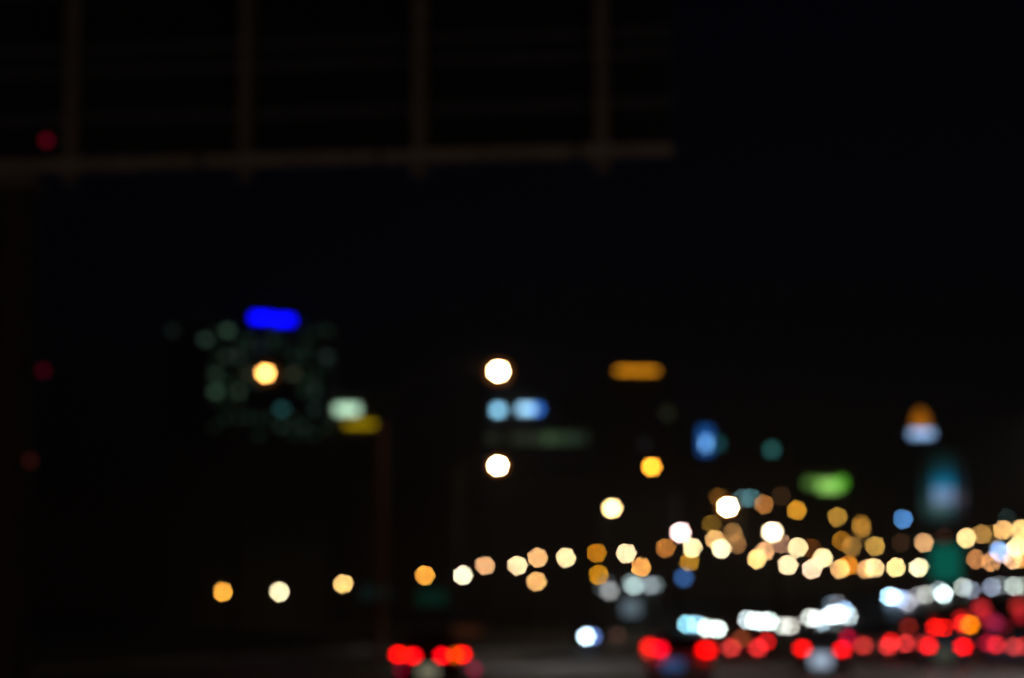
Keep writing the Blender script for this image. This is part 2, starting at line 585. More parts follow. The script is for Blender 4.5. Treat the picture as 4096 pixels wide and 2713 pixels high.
def vehicle(name, kind, label, cat, loc, rz, paint, group):
    ln, hw, z0, zr, zb, roof, (r0, r1, f1, f0) = KIND[kind]
    t = thing(name, label, cat, loc, rz, group)
    h = ln / 2
    st = [sect(-h, hw * .86, z0 + .2, zr - .1), sect(-h + .12, hw * .96, z0 + .05, zr), sect(r0, hw, z0, zr + .01), sect(-.3, hw, z0, zr + .01),
          sect(f0, hw, z0, zb + .02), sect(h - .7, hw * .98, z0, zb - .06), sect(h - .15, hw * .93, z0 + .04, zb - .2), sect(h, hw * .8, z0 + .18, zb - .3)]
    link("body", loft_mesh(st), paint, t)
    cw, tw = hw - .1, hw - .26
    if kind == 'van':
        tw = hw - .16
    belt = zr - .03
    st = [[(-cw, r0, belt), (cw, r0, belt), (tw, r1, roof), (-tw, r1, roof)],
          [(-cw, f0, belt), (cw, f0, belt), (tw, f1, roof - .02), (-tw, f1, roof - .02)]]
    bm = bmesh.new()
    R = [[bm.verts.new(p) for p in s] for s in st]
    for k in range(4):
        bm.faces.new((R[0][k], R[0][(k + 1) % 4], R[1][(k + 1) % 4], R[1][k]))
    bm.faces.new(R[0])
    bm.faces.new(R[1])
    es = [e for e in bm.edges]
    bmesh.ops.bevel(bm, geom=es, offset=.05, segments=2, affect='EDGES')
    link("cabin", mesh_of(bm), paint, t)

    def lerp(a, b, u):
        return tuple(a[i] + (b[i] - a[i]) * u for i in range(3))

    def pane(nm, bl, br, tr, tl, e=.1, push=(0, 0, 0), v0=.16, v1=.88):
        ps = []
        for (u, v) in ((e, v0), (1 - e, v0), (1 - e, v1), (e, v1)):
            lo, hi = lerp(bl, br, u), lerp(tl, tr, u)
            q = lerp(lo, hi, v)
            ps.append(tuple(q[i] + push[i] for i in range(3)))
        link(nm, quad_panel(ps), GLASSD, t)
    pane("rear_window", (-cw, r0, belt), (cw, r0, belt), (tw, r1, roof), (-tw, r1, roof), .09, (0, -.012, .006))
    pane("windscreen", (cw, f0, belt), (-cw, f0, belt), (-tw, f1, roof), (tw, f1, roof), .07, (0, .012, .006))
    mid0, mid1 = (r0 + f0) / 2, (r1 + f1) / 2
    for s in (-1, 1):
        for (a0, a1, b0, b1) in ((r0, r1, mid0, mid1), (mid0, mid1, f0, f1)):
            A, B, Cc, D = (s * cw, a0, belt), (s * cw, b0, belt), (s * tw, b1, roof), (s * tw, a1, roof)
            if s < 0:
                A, B, Cc, D = B, A, D, Cc
            pane("side_window", A, B, Cc, D, .08, (s * .012, 0, .004), .18, .86)
        link("door_mirror", box_mesh((s * (hw + .1), f0 - .35, belt + .1), (.2, .1, .14), .03), paint, t)
    link("bumper", box_mesh((0, -h - .01, z0 + .22), (hw * 1.74, .16, .24), .05), paint, t)
    link("bumper", box_mesh((0, h + .01, z0 + .2), (hw * 1.6, .16, .22), .05), paint, t)
    wr = .36 if kind in ('suv', 'van') else .32
    for s in (-1, 1):
        for yy in (-h + .85, h - .85):
            wheel_parts(t, s * (hw - .1), yy, wr)
    t["half_len"] = h
    t["half_wid"] = hw
    return t


def placed_lights(px_pairs, Y):
    return [at(px, py, Y) for px, py in px_pairs]


PAINTS = [mat("silver_paint", (.45, .46, .48), .3, .4, .05), mat("black_paint", (.02, .02, .022), .25, .2, .1),
          mat("white_paint", (.7, .7, .69), .3, 0, .05), mat("grey_paint", (.14, .145, .15), .3, .4, .05),
          mat("blue_paint", (.03, .05, .1), .3, .3, .05), mat("red_paint", (.2, .02, .02), .3, .2, .05)]

PLATE = mat("number_plate_white", (.7, .72, .72), .5)


def tail_car(kind, paint, Y, lamps, label, plate=None, extra=(), cat="car", name="car", size=(.3, .16), group="cars heading away in the queue"):
    """lamps: (px, py, colour, strength). The car stands with its rear at depth Y, square to the line of sight."""
    L = [at(p[0], p[1], Y) for p in lamps]
    xm = (min(p.x for p in L) + max(p.x for p in L)) / 2
    ym = Y
    rz = -math.atan2(xm, ym)
    h = KIND[kind][0] / 2
    c, s = math.cos(rz), math.sin(rz)
    loc = Vector((xm - s * (h + .03), ym + c * (h + .03), ground(xm, ym) + .02))
    t = vehicle(name, kind, label, cat, loc, rz, PAINTS[paint], group)
    inv = Matrix.Rotation(-rz, 4, 'Z') @ Matrix.Translation(-loc)
    for (px, py, col, k), p in zip(lamps, L):
        q = inv @ p
        a, b = size[0] / 2, size[1] / 2
        area = math.pi * a * b * (F / Y) ** 2
        # lens bulging out of the rear panel
        link("tail_light", ellipsoid_mesh(a, .09, b), glow_px(col, k, area), t, Vector((q.x, -h - .04, q.z)))
    for (nm, px, py, col, k, sx, sz) in extra:
        q = inv @ at(px, py, Y)
        area = math.pi * sx * sz / 4 * (F / Y) ** 2
        link(nm, ellipsoid_mesh(sx / 2, .06, sz / 2), glow_px(col, k, area), t, Vector((q.x, -h - .06, q.z)))
    if plate:
        px, py, col, k, sx, sz = plate
        q = inv @ at(px, py, Y)
        area = min(80, sx * F / Y) * min(80, sz * F / Y)
        po = link("number_plate", box_mesh((0, 0, 0), (sx, .02, sz), .006), glow_px(col, k, area), t, Vector((q.x, -h - .12, q.z)))  # plate lamp's light painted in as the plate's own glow
    return t


R1, R2 = '#ff0a08', '#c82a22'
tail_car('hatchback', 1, 58, [(1594, 2618, '#ff0404', 1.6), (1652, 2624, '#ff0410', 1.3), (1770, 2624, '#ff0412', 1.3), (1848, 2618, '#ff0404', 1.6)],
         "dark car with wide twin red tail lights, alone at bottom left of the queue",
         plate=(1712, 2686, '#6c6a58', 1.0, .5, .3),
         extra=[("brake_bulb", 1822, 2621, '#b85000', .65, .2, .16), ("brake_bulb", 1622, 2621, '#7a2000', .6, .14, .16),
                ("reflector", 1606, 2678, '#4a0012', 1.0, .16, .1), ("reflector", 1896, 2677, '#5c0020', 1.0, .16, .1)], size=(.24, .14))  # reflectors glow on their own, the returned light put into their colour
tail_car('hatchback', 0, 55, [(2598, 2587, '#ff0a08', 1.1), (2640, 2597, '#ff0420', 1.1), (2818, 2600, '#ff0404', 1.3), (2834, 2601, '#ff0408', 1.1)],
         "car with twin red tail lights and bluish number plate, next after the lone one",
         plate=(2690, 2660, '#24456e', .8, .5, .24), extra=[("brake_bulb", 2592, 2605, '#a02418', .8, .2, .16)], size=(.24, .18))
tail_car('saloon', 3, 69, [(3210, 2594, '#ff0a0a', 1.15), (3369, 2598, '#ff0612', 1.15)],
         "car with red tail lights either side of a brightly lit white number plate",
         plate=(3284, 2642, '#9cacc0', 1.1, .6, .4))
tail_car('saloon', 4, 80, [(3714, 2584, '#ff0c10', 1.1), (3853, 2587, '#ff0408', 1.3)],
         "car with strong red tail lights and greenish number plate, below the van signalling orange",
         plate=(3776, 2618, '#3c3e34', 1.0, .7, .5))
tail_car('hatchback', 5, 88, [(2925, 2592, '#c83430', 1.0), (3032, 2592, '#d82a2c', 1.0)],
         "car with dull red tail lights between the bluish and the white number plates",
         extra=[("high_brake_light", 2966, 2555, '#6a3018', 1.0, .3, .16)])
tail_car('saloon', 1, 112, [(2968, 2558, '#7a3418', 1.0), (3064, 2568, '#e01418', 1.0)],
         "car with a brown and a red tail light showing above a dull red pair")
tail_car('saloon', 0, 94, [(3454, 2583, '#b02a24', 1.0), (3553, 2586, '#c42c2c', 1.0)],
         "car with brownish red tail lights right of the white number plate",
         extra=[("brake_bulb", 3563, 2566, '#d80c0c', .8, .2, .16)])
tail_car('hatchback', 2, 108, [(3390, 2553, '#8a0024', 1.0), (3486, 2556, '#3a1408', 1.0)],
         "far car with one dark crimson tail light above the white plate car")
tail_car('saloon', 3, 100, [(3622, 2574, '#cc3030', 1.0), (3690, 2574, '#8a1c18', 1.0)],
         "car with a soft pinkish red tail light and dark red high brake light",
         extra=[("high_brake_light", 3634, 2508, '#6a160e', 1.0, .3, .16)])
van = tail_car('van', 2, 112, [(3740, 2511, '#f01008', 1.1), (3776, 2513, '#f01008', 1.1), (3850, 2494, '#e0141a', 1.0)],
               "van with raised wide red tail lights and an orange turn signal on", cat="van", name="van",
               extra=[("turn_signal", 3880, 2500, '#ff8200', 1.05, .3, .2), ("brake_bulb", 3842, 2474, '#900c10', .7, .25, .2)],
               group="tall vehicles in the queue")
tail_car('saloon', 4, 84, [(3984, 2580, '#d02028', 1.0), (4057, 2587, '#b03230', 1.0), (3950, 2572, '#8c0a24', .9), (4098, 2585, '#a02020', .8)],
         "rightmost car with a long band of dull red tail lights at the picture edge")


def bus(Y, xm_px, label):
    c = at(xm_px, HORIZON, Y)
    rz = -math.atan2(c.x, Y)
    ln, hw, ht = 10.5, 1.22, 3.0
    h = ln / 2
    cs, sn = math.cos(rz), math.sin(rz)
    loc = Vector((c.x - sn * h, Y + cs * h, ground(c.x, Y) + .02))
    t = thing("bus", label, "bus", loc, rz, "tall vehicles in the queue")
    P = PAINTS[5]
    link("body", box_mesh((0, 0, .35 + (ht - .35) / 2), (2 * hw, ln, ht - .35), .12), P, t)
    link("rear_window", box_mesh((0, -h - .01, 2.25), (1.9, .05, .7), .02), GLASSD, t)
    link("windscreen", box_mesh((0, h + .01, 1.95), (2.1, .05, 1.2), .02), GLASSD, t)
    for s in (-1, 1):
        for k in range(6):
            link("side_window", box_mesh((s * (hw + .01), -h + 1.2 + k * 1.6, 2.05), (.04, 1.4, .85), .01), GLASSD, t)
        for yy in (-h + 2.6, h - 2.2):
            wheel_parts(t, s * (hw - .14), yy, .48, .28)
    link("bumper", box_mesh((0, -h - .03, .55), (2 * hw - .1, .12, .34), .04), DARKMETAL, t)
    inv = Matrix.Rotation(-rz, 4, 'Z') @ Matrix.Translation(-loc)
    for (nm, px, py, col, k, sx, sz) in (("tail_light", 3925, 2432, '#a02024', 1.0, .5, .35), ("tail_light", 4074, 2425, '#90201c', 1.0, .5, .5),
                                         ("tail_light", 3978, 2494, '#701638', 1.0, .5, .4), ("tail_light", 3900, 2450, '#80101a', .8, .5, .4),
                                         ("tail_light", 4086, 2462, '#800c18', .9, .4, .4), ("tail_light", 3952, 2478, '#80141c', .8, .5, .4),
                                         ("tail_light", 4015, 2510, '#600814', .7, .4, .3), ("marker_light", 3815, 2452, '#501210', .8, .4, .3)):
        q = inv @ at(px, py, Y)
        q.x = max(-hw + .25, min(hw - .2, q.x)) if nm == "tail_light" else q.x
        if nm == "marker_light":
            continue
        area = math.pi * sx * sz / 4 * (F / Y) ** 2
        link(nm, ellipsoid_mesh(sx / 2, .07, sz / 2), glow_px(col, k, area), t, Vector((q.x, -h - .06, q.z)))
    link("destination_sign", box_mesh((0, -h - .02, 2.78), (1.3, .05, .22), .01), DARKMETAL, t)
    return t


bus(106, 4000, "tall red bus with glowing dark red rear lamps at the right edge")


def front_car(kind, paint, lamps, label, guess, lampz=.66, size=(.34, .27)):
    """Oncoming car: stands on the road where the line of sight of its headlights meets the ground."""
    mx = sum(l[0] for l in lamps[:2]) / 2
    my = sum(l[1] for l in lamps[:2]) / 2
    best = None
    y = guess - 22
    while y < guess + 22:
        q = at(mx, my, y)
        e = abs(q.z - ground(q.x, q.y) - .03 - lampz) + abs(y - guess) * .006
        if best is None or e < best[0]:
            best = (e, y)
        y += .5
    Y = best[1]
    q = at(mx, my, Y)
    rz = math.pi - math.atan2(q.x, Y)
    h = KIND[kind][0] / 2
    c, s = math.cos(rz), math.sin(rz)
    fwd = Vector((-s, c, 0))
    loc = Vector((q.x, q.y, ground(q.x, q.y) + .02)) - fwd * (h - .02)
    loc.z = ground(q.x, q.y) + .02
    t = vehicle("car", kind, label, "car", loc, rz, PAINTS[paint], "oncoming cars with headlights on")
    inv = Matrix.Rotation(-rz, 4, 'Z') @ Matrix.Translation(-loc)
    for (px, py, col, k) in lamps:
        p = inv @ at(px, py, Y)
        area = math.pi * size[0] * size[1] / 4 * (F / Y) ** 2
        link("headlight", ellipsoid_mesh(size[0] / 2, .1, size[1] / 2), glow_px(col, k * 1.15, area), t, Vector((p.x, h + .04, p.z)))
    link("number_plate", box_mesh((0, h + .1, KIND[kind][2] + .2), (.5, .02, .11)), PLATE, t)
    return t


WH, GW, BW = '#f4fff6', '#c8d0cc', '#cfe6ff'
front_car('hatchback', 1, [(2344, 2546, '#cceeff', 1.9), (2371, 2546, '#4c64a0', 1.0)],
          "oncoming car with a single blue white headlight, left of all the others", 130)
front_car('saloon', 0, [(2746, 2497, '#90d8ec', 1.0), (2784, 2497, '#90c4dc', 1.0)],
          "oncoming car with cyan tinted headlights beside a whiter pair", 235)
front_car('saloon', 2, [(2825, 2512, '#e4fff2', 1.05), (2872, 2517, '#ecfff4', 1.1)],
          "oncoming car with white headlights lower right of the cyan pair", 215)
front_car('hatchback', 3, [(2987, 2479, '#c4d4d8', 1.0), (3016, 2483, '#d8f4ee', 1.0)],
          "oncoming car with grey white headlights, left of the long white row", 233)
front_car('saloon', 0, [(3043, 2486, '#d8f4ec', 1.0), (3076, 2485, '#e4fff4', 1.05)],
          "oncoming car with brilliant headlights in the middle of the long white row", 226)
front_car('saloon', 4, [(3129, 2504, '#b8bcb4', 1.0), (3163, 2504, '#b4b2a8', 1.0)],
          "oncoming car with duller beige white headlights, lowest of the white row", 214)
front_car('suv', 1, [(3238, 2471, '#c8d0c8', 1.0), (3266, 2474, '#ccd4d0', 1.0), (3288, 2488, '#9cb4c4', .8)],  # last lens is a headlight's reflection on the road, made as a glowing part
          "oncoming car with pale grey headlights left of the dazzling cluster", 232)
front_car('saloon', 2, [(3322, 2461, '#dcf4ff', 1.5), (3352, 2458, '#e4f6ff', 1.7)],
          "oncoming car with dazzling headlights at the heart of the brightest cluster", 235)
front_car('saloon', 3, [(3378, 2440, '#8fb4e0', 1.0), (3396, 2464, '#c4d4d4', 1.0)],
          "oncoming car with bluish headlights at the right of the brightest cluster", 240)
front_car('hatchback', 0, [(3322, 2418, '#3c4650', 1.0), (3350, 2414, '#4c4e52', 1.0)],
          "far oncoming car with dim grey headlights peeping over the brightest cluster", 256)
front_car('saloon', 1, [(3556, 2386, '#a8dcff', 1.25), (3577, 2390, '#c8e8ff', 1.2)],
          "oncoming car with a blue white headlight leading the upper right row", 250)
front_car('hatchback', 2, [(3602, 2394, '#8098c4', .8), (3632, 2412, '#94949c', 1.0)],
          "oncoming car with a bluish and a lower grey headlight beside the blue white one", 256)
front_car('saloon', 0, [(3668, 2384, '#74747a', 1.0), (3704, 2378, '#94988f', 1.0)],
          "oncoming car with dim grey headlights before the bright white one", 258)
front_car('saloon', 4, [(3756, 2362, '#84989c', 1.0), (3774, 2376, '#e4fffa', 1.5)],
          "oncoming car with the bright white headlight under the teal road sign", 256)
front_car('suv', 3, [(3851, 2350, '#a4b0aa', 1.0), (3884, 2360, '#6e7886', 1.0)],
          "oncoming car with pale grey headlights right of the teal road sign", 264)
front_car('saloon', 2, [(3967, 2350, '#7c869a', 1.0), (4002, 2342, '#4c5354', 1.0)],
          "oncoming car with bluish grey headlights, second from the right edge", 268)
front_car('saloon', 0, [(4056, 2345, '#a4b0a8', 1.0), (4100, 2345, '#707870', 1.0)],
          "oncoming car with pale greenish headlights at the right edge", 272)


# ------------------------------------------------------------------ billboard seen from behind, upper left
BY_R, BY_L = 40.0, 41.6


def bb(px, py):
    """Point on the billboard's plane (right end nearer than the left)."""
    u = px / 2662.0
    inv = (1 - u) / BY_L + u / BY_R
    return at(px, py, 1 / inv)


P0, P1 = bb(-420, 676), bb(2690, 604)
axis = (P1 - P0)
axis.z = 0
bbl = axis.length
rz_bb = math.atan2(axis.y, axis.x)
zb = (P0.z + P1.z) / 2
bbt = thing("billboard", "large dark billboard frame with brown posts and rails seen from behind, upper left", "billboard",
            (P0.x, P0.y, 0), rz_bb)


def bx(px):
    q = bb(px, 640)
    return (Vector((q.x, q.y)) - Vector((P0.x, P0.y))).length


# lower chord cut into lengths, the gaps shaped after shadows beside the posts
cuts = [0, bx(788), bx(814), bx(1500), bx(1526), bx(2296), bx(2320), bbl]
for k in range(0, 8, 2):
    a, b = cuts[k], cuts[k + 1]
    link("lower_beam", box_mesh(((a + b) / 2, 0, zb), (b - a, .16, .22), .01), mat("weathered_beam_paint", (.42, .35, .28), .8, 0, .3, 5, .2), bbt)
link("beam_core", box_mesh((bbl / 2, .14, zb), (bbl, .08, .12)), DARKMETAL, bbt)
for px in (268, 969, 1669, 2404):
    x = bx(px)
    bm = bmesh.new()
    for dy in (-.11, .11):
        bm_box(bm, (x, .25 + dy, zb - .35 + 3.2), (.26, .03, 6.4))
    bm_box(bm, (x, .25, zb - .35 + 3.2), (.03, .19, 6.4))
    link("post", mesh_of(bm), RUST, bbt)
PANEL = mat("unlit_panel_back", (.008, .008, .011), .8, 0, .3, 2)
RAIL = mat("grey_rail_paint", (.12, .12, .15), .6, .1)
for zz in (zb + 1.02, zb + 1.98, zb + 2.4, zb + 3.6, zb + 4.8):
    link("rail", box_mesh((bbl / 2, .44, zz), (bbl, .08, .14), .01), RAIL, bbt)
npan = 9
for k in range(npan):
    w = bbl / npan
    link("panel", box_mesh((w * (k + .5), .52, zb + 3.05), (w - .03, .05, 6.0), .01), PANEL, bbt)
colx = bx(10)
link("column", tube_mesh([(colx, .7, 0), (colx, .7, zb - .2)], [.5, .45], 20), mat("dark_red_primer", (.05, .022, .018), .8, 0), bbt)
link("column_cap", box_mesh((colx, .5, zb - .25), (1.2, .9, .2), .02), RUST, bbt)
link("flange", tube_mesh([(colx, .7, 0), (colx, .7, .12)], [.8, .8], 20), RUST, bbt)
inv_bb = Matrix.Rotation(-rz_bb, 4, 'Z') @ Matrix.Translation(-Vector((P0.x, P0.y, 0)))
for (px, py, col, k, r, lab) in ((186, 562, '#34000a', 1.0, .07, "dark red marker lamp left of the first billboard post"),
                                 (173, 1483, '#220006', 1.0, .07, "faint red marker lamp halfway up the picture's left side"),
                                 (121, 1843, '#1a0604', 1.0, .07, "faintest brownish red marker lamp low on the billboard column")):
    q = at(px, py, 40.6)
    t = thing("marker_lamp", lab, "marker lamp", q, 0, "red marker lamps on the billboard")
    tgt = Vector((at(40, py, 41.6).x, 41.6, q.z)) if py > 800 else Vector((q.x, 41.9, q.z))
    link("lens", ellipsoid_mesh(r, r, r), glow_px(col, k, math.pi * r * r * (F / 40.6) ** 2), t)
    link("bracket", tube_mesh([Vector((0, .05, 0)), (tgt - q)], [.02, .02], 6), DARKMETAL, t)

# ------------------------------------------------------------------ road signs
SIGNFRAME = mat("sign_border_white", (.25, .27, .26), .6)


def road_sign(px, py, w_px, h_px, Y, col, k, label, border=None):
    c = at(px, py, Y)
    g = ground(c.x, c.y)
    w, h = w_px * Y / F, h_px * Y / F
    t = thing("road_sign", label, "road sign", (c.x, c.y, g), -math.atan2(c.x, c.y), "green road signs")
    z = c.z - g
    peak = min(1.0, min(w_px, 80) * min(h_px, 80) / DISC)
    link("panel", box_mesh((0, 0, z), (w, .06, h), .02), glow(col, k / peak), t)  # headlight thrown back by the sign face is put into its glow
    bm = bmesh.new()
    for s in (-1, 1):
        bm_box(bm, (0, -.035, z + s * (h / 2 - .03)), (w - .02, .012, .03))
        bm_box(bm, (s * (w / 2 - .03), -.0352, z), (.03, .012, h - .1))
    link("border", mesh_of(bm), SIGNFRAME, t)
    for s in (-1, 1):
        link("post", tube_mesh([(s * w * .3, .09, 0), (s * w * .3, .09, z + h * .45)], [.06, .06], 8), LAMPSTEEL, t)
    return t


road_sign(1500, 2372, 120, 55, 140, '#0e1b1a', .8, "very dim grey green road sign, left of two under the amber lamps")
road_sign(1728, 2390, 120, 62, 138, '#072a20', .6, "very dim green road sign, right of two under the deep orange lamp")
road_sign(3783, 2252, 118, 140, 136, '#04584a', .9, "bright teal green road sign between the lamps at right")

# ------------------------------------------------------------------ small blue sign on a pole, amber board, delineator
Y = 190
c = at(2735, 2311, Y)
t = thing("pole_sign", "small blue lit sign on a pole below the olive gold lamp", "sign", (c.x, c.y, ground(c.x, c.y)))
z = c.z - ground(c.x, c.y)
s_ = 22 * Y / F
link("sign_box", box_mesh((0, 0, z), (s_, .15, s_), .03), glow_px('#2e5488', 1.0, 22 * 22), t)
link("pole", tube_mesh([(0, .05, 0), (0, .05, z - s_ / 2)], [.06, .05], 8), LAMPSTEEL, t)

Y = 105
c = at(1868, 2525, Y)
t = thing("warning_board", "dim amber warning board on legs above the lone car at left", "sign", (c.x, c.y, 0))
w, h = 110 * Y / F, 40 * Y / F
link("board", box_mesh((0, 0, c.z), (w, .08, h), .02), glow('#2c1509', 1.1), t)
for s in (-1, 1):
    link("leg", tube_mesh([(s * w * .35, .08, 0), (s * w * .35, .08, c.z + h * .4)], [.035, .035], 6), LAMPSTEEL, t)

Y = 118
c = at(2470, 2541, Y)
t = thing("marker_post", "short post with a faint brown reflector right of the blue white headlight", "post", (c.x, c.y, 0))
link("post", box_mesh((0, .05, c.z * .5 + .1), (.14, .08, c.z + .2), .02), PAINT, t)
link("reflector", ellipsoid_mesh(.12, .04, .12), glow_px('#2c1a16', 1.0, math.pi * .0144 * (F / Y) ** 2), t, Vector((0, 0, c.z)))  # light caught by the reflector is painted in as emission

# ------------------------------------------------------------------ filling station with fluorescent lights
Y = 262
c0 = at(2520, 2340, Y)
g = ground(c0.x, c0.y)
t = thing("filling_station", "low canopy with a cluster of grey white lights over a pale glowing window", "filling station", (c0.x, c0.y, g))
CONC = mat("painted_concrete", (.25, .25, .26), .8)
z = c0.z - g
link("canopy_roof", box_mesh((0, 2.0, z + .75), (9.5, 6.0, .5), .05), CONC, t)
for s in (-1, 1):
    link("column", box_mesh((s * 3.0, 2.4, (z + .5) / 2), (.35, .35, z + .5), .02), CONC, t)
for (px, py, col, k, r) in ((2410, 2352, '#34383a', 1.0, .3), (2438, 2364, '#8a8c8c', 1.0, .45), (2522, 2331, '#5c6a6a', 1.0, .3), (2534, 2345, '#8ca09c', 1.0, .3),
                            (2552, 2340, '#5c6e70', .9, .35), (2600, 2342, '#727a80', 1.0, .3), (2622, 2340, '#4a5454', 1.0, .3), (2426, 2330, '#2c3034', .9, .3)):
    q = at(px, py, Y) - Vector((c0.x, c0.y, g))
    o = link("canopy_light", ellipsoid_mesh(r, r, r * .7), glow_px(col, k * 1.1, math.pi * r * r * .7 * (F / Y) ** 2), t, q)
    link("stem", tube_mesh([(0, 0, r * .5), (0, 0, max(.6, z + .55 - q.z))], [.04, .04], 6), LAMPSTEEL, o)
q = at(2526, 2432, Y) - Vector((c0.x, c0.y, g))
link("kiosk", box_mesh((q.x, 1.6, 1.7), (3.2, 2.6, 3.4), .04), CONC, t)
link("kiosk_window", box_mesh((q.x, .27, q.z), (2.0, .06, 1.7), .02), glow('#5e6e78', 1.15), t)
for s in (-1, 1):
    p = link("fuel_pump", box_mesh((q.x + s * 3.2, .3, .85), (.7, .5, 1.6), .06), PAINTS[3], t)
    link("pump_display", box_mesh((q.x + s * 3.2, .03, 1.3), (.45, .03, .3)), GLASSD, p)

# ------------------------------------------------------------------ buildings
WALLM = {'concrete': mat("weathered_concrete", (.16, .155, .15), .9, 0, .2, .2), 'dark': mat("dark_cladding", (.06, .065, .07), .7, 0, .2, .2),
         'brick': mat("brown_render", (.14, .1, .08), .9, 0, .2, .2), 'teal': mat("teal_curtain_wall", (.05, .09, .1), .4, .2, .1, .2)}


def building(label, x0, x1, ytop, Y, depth, wall, nx, ny, lit=(), ybot=None, default=None, name="office_building", cat="building", roof_extra=True, gap=.3):
    """A block whose front spans photograph columns x0..x1 at depth Y. lit: (px, py, colour, k) for single lit windows."""
    a, b = at(x0, ytop, Y), at(x1, ytop, Y)
    cx = (a.x + b.x) / 2
    w = b.x - a.x
    g = ground(cx, Y)
    H = a.z - g
    t = thing(name, label, cat, (cx, Y, g))
    link("wall", box_mesh((0, depth / 2, H / 2), (w, depth, H), .05), WALLM[wall], t)
    link("parapet", box_mesh((0, depth / 2, H + .3), (w + .3, depth + .3, .6), .05), WALLM['concrete'], t)
    if roof_extra:
        link("plant_room", box_mesh((w * .15, depth * .55, H + 1.6), (w * .3, depth * .4, 2.4), .05), WALLM['dark'], t)
    yb = ybot if ybot else HORIZON - 60
    cw, ch = w / nx, (H - (at(x0, yb, Y).z - g)) / ny
    wm = box_mesh((0, 0, 0), (cw * (1 - gap), .16, ch * .62))
    z_top = H
    cells = {}
    for (px, py, col, k) in lit:
        q = at(px, py, Y)
        i = int((q.x - a.x) / cw)
        j = int((a.z - q.z) / ch)
        cells[(max(0, min(nx - 1, i)), max(0, min(ny - 1, j)))] = (col, k)
    apx = (cw * (1 - gap) * F / Y) * (ch * .62 * F / Y)
    for i in range(nx):
        for j in range(ny):
            m = GLASSD
            if (i, j) in cells:
                col, k = cells[(i, j)]
                m = glow_px(col, k, apx)
            elif default and -w / 2 + cw * (i + .5) > default[3] * w and random.random() < default[1]:
                m = glow_px(default[0], default[2] * random.uniform(.3, 1.0), apx)
            link("window", wm, m, t, Vector((-w / 2 + cw * (i + .5), -.06, z_top - ch * (j + .5))))
    return t, a, w, H, g


def sign_on(t, base, px, py, w_px, h_px, Y, col, k, name="lit_sign", tilt=0.0, thick=.4, off=-.6):
    c = at(px, py, Y + off) - t.location
    w, h = w_px * Y / F, h_px * Y / F
    peak = min(1.0, min(w_px, 80) * min(h_px, 80) / DISC)
    o = link(name, box_mesh((0, 0, 0), (w, thick, h), .05), glow(col, k / peak), t, c)
    o.rotation_euler = (0, tilt, 0)
    return o


# tower with the blue rooftop sign
t, a, w, H, g = building("dark office tower with faint green windows and a saturated blue rooftop sign", 668, 1330, 1306, 420, 18, 'dark', 15, 13,
                         lit=[(703, 1325, '#080d0b', 1), (830, 1353, '#18241e', 1), (906, 1330, '#1c2c22', 1.0), (880, 1559, '#1c2c20', 1), (930, 1562, '#18261c', 1), (845, 1480, '#0e1712', 1),
                              (1109, 1652, '#12302f', 1), (1298, 1425, '#101816', 1), (1170, 1490, '#1c1f15', 1), (1000, 1500, '#1a1a10', 1), (1240, 1640, '#0b1512', 1), (1120, 1720, '#0a1410', 1),
                              (960, 1420, '#0c130f', 1), (900, 1420, '#101812', 1), (980, 1500, '#14170f', 1), (1250, 1560, '#0c1612', 1), (1200, 1720, '#0a120e', 1), (880, 1500, '#121c15', 1), (1060, 1400, '#080b0e', 1)],
                         ybot=1760, default=('#0a140e', .35, .7, -.26))
sign_on(t, None, 1046, 1271, 80, 28, 420, '#0404ff', 2.2, tilt=.02)
sign_on(t, None, 1134, 1280, 80, 28, 420, '#0404ff', 2.2, tilt=.03)
for px in (1040, 1088, 1140):
    c = at(px, 1290, 420) - t.location
    link("sign_leg", box_mesh((c.x, -.2, H + 1.0), (.2, .2, 2.0)), DARKMETAL, t)

t, a, w, H, g = building("low block carrying a pale mint green lit sign with a yellow strip under it", 1335, 1540, 1596, 430, 14, 'brick', 4, 5, ybot=1900, roof_extra=False)
sign_on(t, None, 1384, 1638, 104, 34, 430, '#b4dcbc', 1.25)
sign_on(t, None, 1440, 1697, 118, 16, 430, '#746000', 1.05)

t, a, w, H, g = building("building with two pale blue lit signs and a dim green window band", 1950, 2350, 1598, 520, 20, 'brick', 9, 5,
                         lit=[(1990, 1750, '#12160f', 1), (2040, 1750, '#13170f', 1), (2090, 1750, '#161a12', 1), (2140, 1750, '#161c12', 1), (2180, 1750, '#223020', 1.1), (2225, 1750, '#1b2818', 1), (2270, 1750, '#18241a', 1), (2315, 1750, '#141c15', .8)],
                         ybot=1910, gap=.12)
sign_on(t, None, 1993, 1641, 32, 28, 520, '#7cb8d8', 1.2)
sign_on(t, None, 2104, 1636, 60, 28, 520, '#98cef2', 1.2)
sign_on(t, None, 2151, 1637, 26, 26, 520, '#2458a8', .9)

t, a, w, H, g = building("dark tower topped by a long amber orange lit strip", 2416, 2690, 1496, 560, 18, 'dark', 6, 8,
                         lit=[(2660, 1659, '#14160f', 1), (2600, 1760, '#0a0a0c', 1)], ybot=2000, roof_extra=False)
sign_on(t, None, 2548, 1483, 165, 12, 560, '#a8680c', 1.1, tilt=.012)

t, a, w, H, g = building("slim building with a vertical royal blue lit sign", 2776, 2890, 1700, 500, 12, 'dark', 3, 8, lit=[(2878, 1775, '#123a3c', .8)], ybot=2100, roof_extra=False)
sign_on(t, None, 2822, 1762, 48, 104, 500, '#1a5cac', 1.0)
sign_on(t, None, 2824, 1774, 16, 40, 500, '#68a0d8', .7, off=-1.2)

t, a, w, H, g = building("dark block showing one teal lit window", 3030, 3180, 1730, 600, 14, 'dark', 4, 8, lit=[(3104, 1778, '#1e4a48', 1.0)], ybot=2100)

